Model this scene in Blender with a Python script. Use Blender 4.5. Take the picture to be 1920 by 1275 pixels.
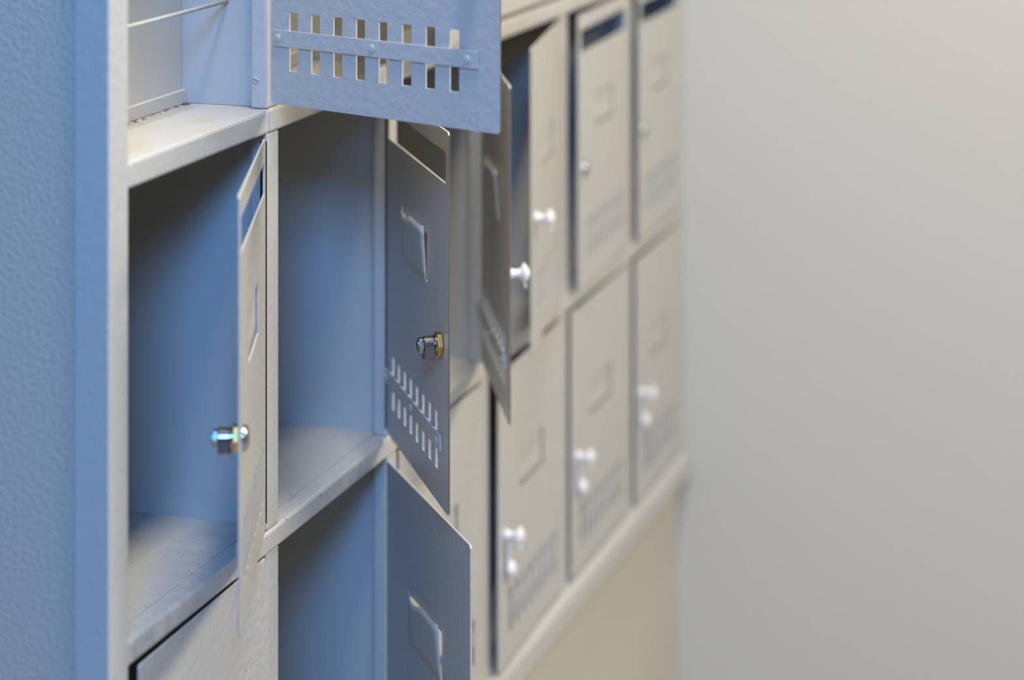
import bpy, bmesh, math, random
from mathutils import Vector, Matrix
R = math.radians
random.seed(7)
for o in list(bpy.data.objects):
    bpy.data.objects.remove(o)
SC = bpy.context.scene
COL = SC.collection

# ------------------------------------------------------------------ camera
EYE = 1.65
PHI = math.atan(1470 / 4533)
cam_d = bpy.data.cameras.new('camera')
cam = bpy.data.objects.new('camera', cam_d)
COL.objects.link(cam)
cam.location = (0, -1.0, EYE)
cam.rotation_euler = (R(90), 0, PHI - R(90))
cam_d.sensor_fit = 'HORIZONTAL'
cam_d.sensor_width = 36
cam_d.lens = 36 * 4533 / 1920
cam_d.shift_y = -1157.5 / 1920
cam_d.clip_start = 0.05
cam_d.dof.use_dof = True
cam_d.dof.focus_distance = 2.47
cam_d.dof.aperture_fstop = 2.5
SC.camera = cam

# ------------------------------------------------------------------ light
wd = bpy.data.worlds.new('world')
SC.world = wd
wd.use_nodes = True
bg = wd.node_tree.nodes['Background']
bg.inputs[0].default_value = (1.0, 0.93, 0.80, 1)
bg.inputs[1].default_value = 0.02


def area(name, loc, target, sx, sy, power, color):
    d = bpy.data.lights.new(name, 'AREA')
    d.shape = 'RECTANGLE'
    d.size, d.size_y = sx, sy
    d.energy = power
    d.color = color
    o = bpy.data.objects.new(name, d)
    COL.objects.link(o)
    o.location = loc
    o.rotation_euler = (Vector(target) - Vector(loc)).to_track_quat('-Z', 'Y').to_euler()
    return o


area('window_daylight', (-0.75, -1.15, 2.75), (2.3, 0.1, 1.0), 0.75, 0.75, 138, (0.14, 0.395, 1.0))
area('overhead_ceiling_lamp', (2.05, -0.50, 3.1), (2.05, -0.45, 0.9), 1.0, 0.25, 56, (1.0, 0.93, 0.79))
area('frontal_fill_light', (2.75, -2.3, 2.8), (2.6, -0.2, 0.9), 1.5, 0.6, 72, (1.0, 0.93, 0.79))  # unseen warm fill, added to brighten the locker fronts

SC.view_settings.view_transform = 'Standard'
SC.view_settings.look = 'None'
SC.view_settings.gamma = 1
SC.view_settings.use_curve_mapping = False
SC.view_settings.exposure = 0.0


# ------------------------------------------------------------------ materials
def mat(name, color, rough=0.5, metal=0.0, bump=0.0, scale=100.0, detail=3.0, spec=0.5, coat=0.0, voro=0.0, dist=0.002):
    m = bpy.data.materials.new(name)
    m.use_nodes = True
    nt = m.node_tree
    b = nt.nodes['Principled BSDF']
    b.inputs['Base Color'].default_value = (*color, 1)
    b.inputs['Roughness'].default_value = rough
    b.inputs['Metallic'].default_value = metal
    b.inputs['Specular IOR Level'].default_value = spec
    b.inputs['Coat Weight'].default_value = coat
    if bump:
        tc = nt.nodes.new('ShaderNodeTexCoord')
        n = nt.nodes.new('ShaderNodeTexNoise')
        n.inputs['Scale'].default_value = scale
        n.inputs['Detail'].default_value = detail
        bp = nt.nodes.new('ShaderNodeBump')
        bp.inputs['Strength'].default_value = bump
        bp.inputs['Distance'].default_value = dist
        nt.links.new(tc.outputs['Object'], n.inputs['Vector'])
        nt.links.new(n.outputs['Fac'], bp.inputs['Height'])
        nt.links.new(bp.outputs['Normal'], b.inputs['Normal'])
    return m


def add_specks(m, color, scale, lo, hi, axis_mask=None):
    """small dirt specks; axis_mask=(axis, centre, half) keeps them near a seam"""
    nt = m.node_tree
    b = nt.nodes['Principled BSDF']
    tc = nt.nodes.new('ShaderNodeTexCoord')
    n = nt.nodes.new('ShaderNodeTexNoise')
    n.inputs['Scale'].default_value = scale
    n.inputs['Detail'].default_value = 4
    rp = nt.nodes.new('ShaderNodeMapRange')
    rp.inputs['From Min'].default_value = lo
    rp.inputs['From Max'].default_value = hi
    nt.links.new(tc.outputs['Object'], n.inputs['Vector'])
    nt.links.new(n.outputs['Fac'], rp.inputs['Value'])
    fac = rp.outputs['Result']
    if axis_mask:
        ax, ce, ha = axis_mask
        sp = nt.nodes.new('ShaderNodeSeparateXYZ')
        nt.links.new(tc.outputs['Object'], sp.inputs[0])
        su = nt.nodes.new('ShaderNodeMath')
        su.operation = 'SUBTRACT'
        su.inputs[1].default_value = ce
        nt.links.new(sp.outputs[ax], su.inputs[0])
        ab = nt.nodes.new('ShaderNodeMath')
        ab.operation = 'ABSOLUTE'
        nt.links.new(su.outputs[0], ab.inputs[0])
        ls = nt.nodes.new('ShaderNodeMapRange')
        ls.inputs['From Min'].default_value = ha
        ls.inputs['From Max'].default_value = ha * 0.4
        nt.links.new(ab.outputs[0], ls.inputs['Value'])
        mu = nt.nodes.new('ShaderNodeMath')
        mu.operation = 'MULTIPLY'
        nt.links.new(fac, mu.inputs[0])
        nt.links.new(ls.outputs['Result'], mu.inputs[1])
        fac = mu.outputs[0]
    mx = nt.nodes.new('ShaderNodeMix')
    mx.data_type = 'RGBA'
    src = b.inputs['Base Color']
    if src.is_linked:
        nt.links.new(src.links[0].from_socket, mx.inputs['A'])
    else:
        mx.inputs['A'].default_value = src.default_value
    mx.inputs['B'].default_value = (*color, 1)
    nt.links.new(fac, mx.inputs['Factor'])
    nt.links.new(mx.outputs['Result'], b.inputs['Base Color'])


PAINT_C = (0.45, 0.43, 0.38)
M_PAINT = mat('locker_paint', PAINT_C, 0.38, bump=0.35, scale=120, dist=0.002)
M_DOOR = mat('door_paint', PAINT_C, 0.36, bump=0.42, scale=95, detail=4, dist=0.003)
M_FLOOR = mat('shelf_paint', PAINT_C, 0.42, bump=0.2, scale=120, dist=0.0015)
add_specks(M_FLOOR, (0.16, 0.11, 0.07), 210, 0.66, 0.70)
M_SHELF = mat('grimy_shelf_paint', PAINT_C, 0.42, bump=0.2, scale=120, dist=0.0015)
add_specks(M_SHELF, (0.45, 0.36, 0.24), 26, 0.5, 0.8)
add_specks(M_SHELF, (0.10, 0.06, 0.03), 150, 0.47, 0.55, (1, 0.0935, 0.006))
M_INNER = mat('inner_panel_paint', PAINT_C, 0.40, bump=0.12, scale=60, dist=0.002)
M_WALL_L = mat('stippled_wall', (0.54, 0.44, 0.335), 0.6, bump=0.55, scale=205, detail=4, dist=0.004)
M_WALL = mat('plain_wall', (0.49, 0.45, 0.36), 0.65, bump=0.15, scale=70, dist=0.002)
M_SLAB = mat('floor_vinyl', (0.42, 0.39, 0.34), 0.4, bump=0.05, scale=40)
M_CHROME = mat('chrome', (0.36, 0.36, 0.36), 0.22, metal=1)
M_ZINC = mat('zinc_steel', (0.33, 0.35, 0.29), 0.3, metal=1)
M_BRASS = mat('brass', (0.72, 0.40, 0.09), 0.34, metal=1)
M_WORN = mat('worn_edge', (0.13, 0.095, 0.07), 0.6)
M_GAP_SHADE = mat('gap_shade_black', (0.012, 0.012, 0.012), 0.8, spec=0.2)  # flat black standing in for shade in the gap beside a door
M_ENAMEL = mat('white_enamel', (0.68, 0.66, 0.62), 0.32, coat=0.15)


# ------------------------------------------------------------------ helpers
def finish(name, bm, m, parent=None, bevel=0.0, smooth=False):
    bmesh.ops.recalc_face_normals(bm, faces=bm.faces)
    me = bpy.data.meshes.new(name)
    bm.to_mesh(me)
    bm.free()
    for mm in (m if isinstance(m, (list, tuple)) else [m]):
        me.materials.append(mm)
    o = bpy.data.objects.new(name, me)
    COL.objects.link(o)
    if parent:
        o.parent = parent
    if smooth:
        for p in me.polygons:
            p.use_smooth = True
    if bevel:
        b = o.modifiers.new('bevel', 'BEVEL')
        b.width = bevel
        b.segments = 2
        b.limit_method = 'ANGLE'
        b.angle_limit = R(40)
    return o


def add_box(bm, x0, x1, y0, y1, z0, z1):
    v = [bm.verts.new(p) for p in ((x0, y0, z0), (x1, y0, z0), (x1, y1, z0), (x0, y1, z0),
                                   (x0, y0, z1), (x1, y0, z1), (x1, y1, z1), (x0, y1, z1))]
    for f in ((0, 3, 2, 1), (4, 5, 6, 7), (0, 1, 5, 4), (1, 2, 6, 5), (2, 3, 7, 6), (3, 0, 4, 7)):
        bm.faces.new([v[i] for i in f])


def box(name, m, parent, x0, x1, y0, y1, z0, z1, bevel=0.0):
    bm = bmesh.new()
    add_box(bm, x0, x1, y0, y1, z0, z1)
    return finish(name, bm, m, parent, bevel)


def add_lathe(bm, prof, origin, axis, n=24, hexa=False):
    """prof = [(distance along axis, radius)]; closed with caps"""
    a = Vector(axis).normalized()
    q = Vector((0, 0, 1)).rotation_difference(a)
    if hexa:
        n = 6
    rings = []
    for d, r in prof:
        rings.append([bm.verts.new(Vector(origin) + q @ Vector((r * math.cos(2 * math.pi * i / n), r * math.sin(2 * math.pi * i / n), d)))
                      for i in range(n)])
    for A, B in zip(rings, rings[1:]):
        for i in range(n):
            bm.faces.new((A[i], A[(i + 1) % n], B[(i + 1) % n], B[i]))
    bm.faces.new(rings[0][::-1])
    bm.faces.new(rings[-1])


def add_torus(bm, c, axis, Rm, r, n=20, k=10):
    q = Vector((0, 0, 1)).rotation_difference(Vector(axis).normalized())
    g = []
    for i in range(n):
        t = 2 * math.pi * i / n
        g.append([bm.verts.new(Vector(c) + q @ Vector(((Rm + r * math.cos(u)) * math.cos(t), (Rm + r * math.cos(u)) * math.sin(t), r * math.sin(u))))
                  for u in (2 * math.pi * j / k for j in range(k))])
    for i in range(n):
        for j in range(k):
            bm.faces.new((g[i][j], g[(i + 1) % n][j], g[(i + 1) % n][(j + 1) % k], g[i][(j + 1) % k]))


def lathe(name, m, parent, prof, origin, axis, n=24, hexa=False, bevel=0.0):
    bm = bmesh.new()
    add_lathe(bm, prof, origin, axis, n, hexa)
    o = finish(name, bm, m, parent, bevel)
    if not hexa:
        for p in o.data.polygons:
            p.use_smooth = len(p.vertices) == 4
        try:
            o.data.set_sharp_from_angle(angle=R(50))
        except Exception:
            pass
    return o


def thing(name, label, cat, loc=(0, 0, 0), group=None):
    o = bpy.data.objects.new(name, None)
    o.empty_display_size = 0.05
    COL.objects.link(o)
    o.location = loc
    o['label'] = label
    o['category'] = cat
    if group:
        o['group'] = group
    return o


def struct(o):
    o['kind'] = 'structure'
    return o


# ------------------------------------------------------------------ the setting
END = 4.040
o = struct(box('floor', M_SLAB, None, -2.5, END + 0.1, -3.2, 1.3, -0.1, 0.0))
o['label'] = 'beige corridor floor below the lockers'
o['category'] = 'floor'
o = struct(box('wall_far', M_WALL, None, END, END + 0.1, -3.2, 1.3, 0.0, 3.2))
o['label'] = 'plain cream wall at the far end of the lockers'
o['category'] = 'wall'
o = struct(box('wall_near', M_WALL_L, None, 1.932, 1.962, 0.0335, 1.3, 0.0, 3.2, 0.002))
o['label'] = 'stippled wall in blue daylight at the near end of the lockers'
o['category'] = 'wall'
o = struct(box('wall_lower', M_WALL, None, 1.967, END - 0.001, 0.012, 0.06, 0.0, 0.354))
o['label'] = 'plain cream wall below the bottom rail of the lockers'
o['category'] = 'wall'

o = struct(box('wall_back', M_WALL, None, 1.967, END - 0.001, 0.306, 0.40, 0.355, 3.2))
o['label'] = 'cream wall behind the lockers'
o['category'] = 'wall'
o = struct(box('wall_right', M_WALL, None, -2.5, END + 0.1, -3.3, -3.201, 0.0, 3.2))
o['label'] = 'cream wall across the corridor from the lockers'
o['category'] = 'wall'
o = struct(box('ceiling', M_WALL, None, -2.5, END + 0.1, -3.3, 1.3, 3.201, 3.3))
o['label'] = 'pale corridor ceiling above the lockers'
o['category'] = 'ceiling'

# ------------------------------------------------------------------ locker frame
SX = [1.927, 2.271, 2.617, 2.955, 3.312, 3.667, 4.004]      # left edge of every stile
SW = [0.038, 0.032, 0.032, 0.032, 0.032, 0.032, 0.034]
RAIL_A = (1.2302, 1.2549)       # bottom, top of the rails
RAIL_B = (0.8010, 0.8234)
RAIL_C = (0.3560, 0.4050)
TOP = 1.668
frame = thing('locker_framework', 'cream painted steel framework of stiles and rails holding three rows of lockers', 'framework', (2.98, 0, RAIL_C[0]))


def fr(o):
    o.parent = frame
    o.matrix_parent_inverse = Matrix.Translation(-Vector(frame.location))
    return o


fr(box('stile', M_PAINT, None, 1.921, 1.9588, -0.003, 0.0325, 0.0, TOP, 0.002))
segs = [(RAIL_C[1], RAIL_B[0]), (RAIL_B[1], RAIL_A[0]), (RAIL_A[1], TOP)]
for i in range(1, 7):
    for r, (z0, z1) in enumerate(segs):
        if r == 2 and i > 4:
            continue
        fr(box('stile', M_PAINT, None, SX[i], SX[i] + SW[i], 0, 0.018, z0 + 0.0002, z1 - 0.0002, 0.0025))
X0 = 1.9593


def rail(x0, x1, z0, z1, y0=-0.002, y1=0.030, bev=0.003):
    return fr(box('rail', M_FLOOR if z0 < 1 else M_SHELF, None, x0, x1, y0, y1, z0, z1, bev))


rail(X0, 2.2755, *RAIL_A, y1=0.1012)
rail(2.2765, END - 0.002, *RAIL_A, y1=0.1012)
rail(X0, END - 0.002, *RAIL_B)
fr(box('rail', M_PAINT, None, X0, END - 0.002, -0.014, 0.030, *RAIL_C, 0.011))

# slotted screw on the near face of the second stile
bm = bmesh.new()
sc_o = Vector((SX[1], 0.0118, 1.2845))
add_lathe(bm, [(0, 0.0036), (0.0006, 0.0034), (0.0009, 0.0026)], sc_o, (-1, 0, 0), 20)
scr = fr(finish('screw', bm, M_PAINT))
bm = bmesh.new()
add_box(bm, -0.0002, 0.0002, -0.0030, 0.0030, -0.00035, 0.00035)
bmesh.ops.rotate(bm, cent=(0, 0, 0), matrix=Matrix.Rotation(R(20), 3, 'X'), verts=bm.verts)
bmesh.ops.translate(bm, vec=sc_o + Vector((-0.0009, 0, 0)), verts=bm.verts)
M_SLOT_DARK = mat('slot_dark', (0.12, 0.10, 0.09), 0.8)  # dark brown bar marking the slot of the screw
sl = finish('slot', bm, M_SLOT_DARK)
sl.parent = scr
sl.matrix_parent_inverse = Matrix.Identity(4)

# ------------------------------------------------------------------ doors
TH = 0.0022


def rect_sheet(L, Hh, holes, th=TH, corner=0.003):
    """steel sheet in local x in [-L,0], y in [-th,0], with rectangular holes (s0,s1,z0,z1), s measured from the hinge"""
    ss = {0.0, L, corner, L - corner}
    zs = {0.0, Hh, corner, Hh - corner}
    for a, b, c, d in holes:
        ss |= {a, b}
        zs |= {c, d}
    for i in range(1, 8):
        ss.add(L * i / 8)
    ss = sorted(ss)
    zs = sorted(zs)
    ss = [v for i, v in enumerate(ss) if i == 0 or v - ss[i - 1] > 1e-5]
    zs = [v for i, v in enumerate(zs) if i == 0 or v - zs[i - 1] > 1e-5]
    ns, nz = len(ss), len(zs)
    polys = []
    for i in range(ns - 1):
        for j in range(nz - 1):
            cs, cz = (ss[i] + ss[i + 1]) / 2, (zs[j] + zs[j + 1]) / 2
            if any(a < cs < b and c < cz < d for a, b, c, d in holes):
                continue
            q = [(i, j), (i + 1, j), (i + 1, j + 1), (i, j + 1)]
            for cn in ((0, 0), (ns - 1, 0), (ns - 1, nz - 1), (0, nz - 1)):
                if cn in q:
                    q.remove(cn)
            polys.append(q)
    bm = bmesh.new()
    F, B = {}, {}

    def V(d, key, y):
        if key not in d:
            d[key] = bm.verts.new((-ss[key[0]], y, zs[key[1]]))
        return d[key]
    cnt = {}
    for q in polys:
        bm.faces.new([V(F, k, -th) for k in q])
        bm.faces.new([V(B, k, 0.0) for k in q[::-1]])
        for a, b in zip(q, q[1:] + q[:1]):
            cnt[(a, b)] = 1
    for (a, b) in list(cnt):
        if (b, a) not in cnt:
            bm.faces.new((F[a], B[a], B[b], F[b]))
    return bm


def warp(me, L, Hh, amt):
    for v in me.vertices:
        s = -v.co.x / L
        z = v.co.z / Hh
        v.co.y += amt * s * s * (0.3 + 0.7 * math.sin(z * 3.0 + 0.6))


def make_door(parent, hinge_gap, L, Hh, angle, sag=0.0, lock=None, warp_amt=0.0, mail=False, shade_rod=0.0, shift=0.0, worn=False):
    e = L / 0.309
    sl_s = [(0.031 + 0.0312 * i) * e + shift for i in range(8)]
    holes = [(a, a + 0.0118, 0.0350, 0.0945) for a in sl_s]
    pk = (0.094 * e, 0.212 * e, Hh - 0.176, Hh - 0.1145)
    holes.append((pk[0], pk[1], pk[2], pk[3] - 0.010))
    if mail:
        holes.append((0.012, L - 0.011, Hh - 0.0550, Hh - 0.0225))
    bm = rect_sheet(L, Hh, holes)
    d = finish('door', bm, [M_DOOR, M_WORN], parent, 0.0004)
    if worn:        # bare brown edge where the paint has rubbed off
        for p in d.data.polygons:
            if p.normal.x < -0.9 and p.center.x < -L + 0.001:
                p.material_index = 1
    if warp_amt:
        warp(d.data, L, Hh, warp_amt)
    d.location = hinge_gap
    d.rotation_euler = (0, R(-sag), R(angle))
    # flat bar riveted over the middle of the slots, on the inside
    bm = bmesh.new()
    z0, z1 = 0.0595, 0.0765
    add_box(bm, -(0.283 * e), -0.006, 0.0003, 0.0032, z0, z1)
    for s_ in (0.0135, 0.145, 0.270):
        add_lathe(bm, [(0, 0.0047), (0.0010, 0.0044), (0.0018, 0.0030), (0.0020, 0.0008)], (-s_ * e, 0.0032, (z0 + z1) / 2), (0, 1, 0), 16)
    finish('vent_strip', bm, M_DOOR, d, 0.0006)
    # card pocket pressed outwards, open along its wavy top edge
    bm = bmesh.new()
    a, b, c, t = pk
    n, mth = 16, 6
    grid = []
    for side in (0, 1):
        g = []
        for i in range(n + 1):
            u = i / n
            row = []
            for j in range(mth + 1):
                v = j / mth
                out = 0.0060 * (v ** 0.8) * min(1.0, (1 - u) * 5 + 0.55) * min(1.0, u * 6)
                topz = c + (t - c - 0.0014 - 0.0008 * math.sin(u * 9.0) - 0.0055 * math.exp(-((u - 0.30) / 0.20) ** 2)) * v
                row.append(bm.verts.new((-(a + 0.0004 + (b - a - 0.0022) * u), 0.0003 + out + (0.0012 if side == 0 else 0), topz)))
            g.append(row)
        grid.append(g)
    for side in (0, 1):
        g = grid[side]
        for i in range(n):
            for j in range(mth):
                bm.faces.new((g[i][j], g[i + 1][j], g[i + 1][j + 1], g[i][j + 1]))
    A, B = grid
    ring = [(i, 0) for i in range(n)] + [(n, j) for j in range(mth)] + [(i, mth) for i in range(n, 0, -1)] + [(0, j) for j in range(mth, 0, -1)]
    for p, q in zip(ring, ring[1:] + ring[:1]):
        bm.faces.new((A[p[0]][p[1]], B[p[0]][p[1]], B[q[0]][q[1]], A[q[0]][q[1]]))
    finish('card_pocket', bm, M_DOOR, d, 0, True)
    sx, lz = -0.279 * e, 0.171
    if lock == 'cam':
        lathe('lock_face', M_CHROME, d, [(0.0002, 0.0118), (0.0022, 0.0118), (0.0045, 0.0100), (0.0056, 0.0070), (0.0058, 0.0042), (0.0048, 0.0038)],
              (sx, -TH, lz), (0, -1, 0), 32)
        lathe('lock_nut', M_BRASS, d, [(0.0003, 0.0125), (0.0010, 0.0134), (0.0056, 0.0134), (0.0063, 0.0125)], (sx, 0, lz), (0, 1, 0), hexa=True, bevel=0.0003)
        lathe('lock_barrel', M_CHROME, d, [(0.0064, 0.0104), (0.0082, 0.0104), (0.0086, 0.0098)], (sx, 0, lz), (0, 1, 0), 32)
        bm = bmesh.new()      # cam hanging straight down
        pts = [(0.0094 * math.cos(R(q)), 0.0094 * math.sin(R(q))) for q in range(0, 181, 15)]
        pts += [(-0.0094, -0.0120), (-0.0070, -0.0152), (0.0070, -0.0152), (0.0094, -0.0120)]
        lo = [bm.verts.new((sx + x, 0.0088, lz + z)) for x, z in pts]
        hi = [bm.verts.new((sx + x, 0.0198, lz + z)) for x, z in pts]
        bm.faces.new(lo)
        bm.faces.new(hi[::-1])
        for i in range(len(pts)):
            k = (i + 1) % len(pts)
            bm.faces.new((lo[i], lo[k], hi[k], hi[i]))
        finish('lock_cam', bm, M_CHROME, d, 0.0006)
        lathe('cam_nut', M_ZINC, d, [(0.0200, 0.0078), (0.0204, 0.0084), (0.0244, 0.0084), (0.0249, 0.0078)], (sx, 0, lz), (0, 1, 0), hexa=True, bevel=0.0003)
        lathe('cam_screw', M_ZINC, d, [(0.0250, 0.0050), (0.0258, 0.0050), (0.0262, 0.0044), (0.0258, 0.0030)], (sx, 0, lz), (0, 1, 0), 20)
    elif lock == 'chrome':
        lathe('lock_face', M_CHROME, d, [(0.0002, 0.0115), (0.0025, 0.0115), (0.0050, 0.0098), (0.0062, 0.0065), (0.0064, 0.0030)],
              (sx, -TH, lz), (0, -1, 0), 32)
    elif lock in ('knob', 'lever'):
        bm = bmesh.new()
        add_lathe(bm, [(0.0002, 0.0078), (0.0020, 0.0080), (0.0036, 0.0066), (0.0060, 0.0052), (0.0120, 0.0050), (0.0150, 0.0062), (0.0172, 0.0098),
                       (0.0190, 0.0122), (0.0206, 0.0118), (0.0226, 0.0086), (0.0252, 0.0052), (0.0264, 0.0020)], (sx, -TH, lz), (0, -1, 0), 28)
        add_torus(bm, (sx, -TH - 0.0200, lz - 0.0122), (0, -1, 0.25), 0.0042, 0.0017)
        finish('knob', bm, M_ENAMEL, d, 0, True)
        if lock == 'lever':
            bm = bmesh.new()
            add_box(bm, sx - 0.0050, sx + 0.0050, -TH - 0.0062, -TH - 0.0026, lz - 0.040, lz - 0.0070)
            add_lathe(bm, [(0.0002, 0.0060), (0.002, 0.0100), (0.0055, 0.0112), (0.0095, 0.0100), (0.0125, 0.0050)], (sx, -TH - 0.0024, lz - 0.0445), (0, -1, 0), 24)
            finish('latch_lever', bm, M_ENAMEL, d, 0.0012, True)
    if shade_rod:  # black rod put in as the gap's shade, not a working part
        lathe('hinge_gap', M_GAP_SHADE, d, [(0.004, 0.0034 if shade_rod > 0.005 else 0.0013), (Hh - 0.004, 0.0034 if shade_rod > 0.005 else 0.0013)], (shade_rod / 2, 0.0, 0), (0, 0, 1), 12)
    return d


# ------------------------------------------------------------------ lockers
ROWS = {'top': (RAIL_A[1], TOP, 0.1014), 'middle': (RAIL_B[1], RAIL_A[0], 0.30), 'bottom': (RAIL_C[1], RAIL_B[0], 0.30)}
OPEN = [(SX[i] + SW[i], SX[i + 1]) for i in range(6)]
CELLS = [
    # row, column, angle, sag, lock, label
    ('top', 0, 69.3, 0, 'cam', 'open shallow locker whose door swings wide towards us showing a riveted slot bar'),
    ('top', 1, 21.0, 0, None, 'open shallow locker glimpsed through the left slots of the wide open top door'),
    ('top', 2, 9.0, 0, None, 'shallow top locker glimpsed through the right slots of the wide open top door'),
    ('top', 3, 0.0, 0, None, 'closed top locker just right of the wide open slotted door, only its foot in view'),
    ('middle', 0, 19.4, 0, 'cam', 'open locker with its door seen edge-on and a cam lock, beside the stippled wall'),
    ('middle', 1, 32.8, 0, 'cam', 'open locker whose grey door shows a brass nut lock and two rows of slots'),
    ('middle', 2, 25.1, 0, 'knob', 'open locker with brownish inner door and white knob standing out on its edge'),
    ('middle', 3, 9.8, 0, 'knob', 'partly open dark locker with a cream outer door and white knob'),
    ('middle', 4, 2.6, 0, 'chrome', 'locker with small chrome lock, door ajar along a black gap, black mail slot'),
    ('middle', 5, 1.7, 0, 'chrome', 'closed locker with small chrome lock and black mail slot, against the far wall'),
    ('bottom', 0, 0.8, 0.4, 'cam', 'closed sagging locker at the lower left corner below the edge-on door'),
    ('bottom', 1, 37.2, 0, 'cam', 'open blue-lit locker at the bottom with a pointed grey door swung out'),
    ('bottom', 2, 0.0, 0, None, 'closed bottom locker half hidden behind the blue edged open door'),
    ('bottom', 3, 1.9, 0, 'lever', 'closed bottom locker with white knob latch, beside a long olive gap'),
    ('bottom', 4, 0.6, 0, 'lever', 'closed bottom locker with white knob latch, second from the far wall'),
    ('bottom', 5, 0.8, 0, 'lever', 'closed bottom locker with white knob latch, against the far cream wall'),
]
for row, c, ang, sag, lock, label in CELLS:
    z0, z1, dep = ROWS[row]
    xa, xb = OPEN[c]
    pl = xa - SW[c] / 2 + 0.0008 if c else xa + 0.0005      # near side panel
    pr = xb + SW[c + 1] / 2 - 0.0008                        # far side panel
    if c == 5:
        pr = END - 0.004
    loc = Vector(((xa + xb) / 2, 0.0, z0))
    t = thing('locker', label, 'locker', loc, row + ' row of lockers')
    T = 0.0014
    lx, rx = pl - loc.x, pr - loc.x
    h = z1 - z0
    shelf = M_SHELF if row == 'top' else M_FLOOR
    y0 = 0.0302
    yt = {'top': 0.0, 'middle': 0.1022, 'bottom': 0.0304}[row]
    ys = 0.0185 if c else 0.034
    box('side_panel', M_INNER, t, lx, lx + T, ys, dep, 0.0004, h - 0.0004)
    box('side_panel', M_INNER, t, rx - T, rx, 0.0185, dep, 0.0004, h - 0.0004)
    bm = bmesh.new()
    add_box(bm, lx, rx, dep + 0.0002, dep + 0.0016, -0.003, h)
    if row == 'top':
        add_box(bm, lx + T + 0.0002, rx - T - 0.0002, dep - 0.0052, dep - 0.0001, 0.0002, 0.0148)
    finish('back_panel', bm, M_INNER, t, 0.001 if row == 'top' else 0)
    if row != 'top':
        box('floor_panel', shelf, t, lx + T + 0.0002, rx - T - 0.0002, 0.0188, dep, 0.0002, 0.0010)
    box('top_panel', M_INNER, t, lx + T + 0.0002, rx - T - 0.0002, yt, dep, h + 0.0002, h + 0.0016)
    if row == 'top' and c < 2:
        bm = bmesh.new()
        add_lathe(bm, [(0, 0.0021), (rx - lx - 2 * T - 0.0006, 0.0021)], (lx + T + 0.0003, 0.050, 1.3625 - z0), (1, 0, 0), 14)
        finish('rod', bm, M_PAINT, t, 0, True)
    gap = 0.0075 if (row, c) == ('middle', 0) else 0.003
    L = (xb - xa) - 0.0023 - gap - (0.009 if (row, c) == ('bottom', 0) else 0)
    zb = 0.0066
    Hh = h - zb - (0.0010 if (row, c) == ('bottom', 0) else 0.0034)
    hinge_gap = Vector((xb - gap, 0.0002, zb))
    if (row, c) == ('top', 0):
        hinge_gap = Vector((xb + 0.0006, -0.0045, zb))
    make_door(t, (hinge_gap.x - loc.x, hinge_gap.y, hinge_gap.z), L, Hh, ang, sag, lock, 0.0, row == 'middle' and c in (0, 1, 4, 5), gap if row == 'middle' and c < 2 else 0.0,
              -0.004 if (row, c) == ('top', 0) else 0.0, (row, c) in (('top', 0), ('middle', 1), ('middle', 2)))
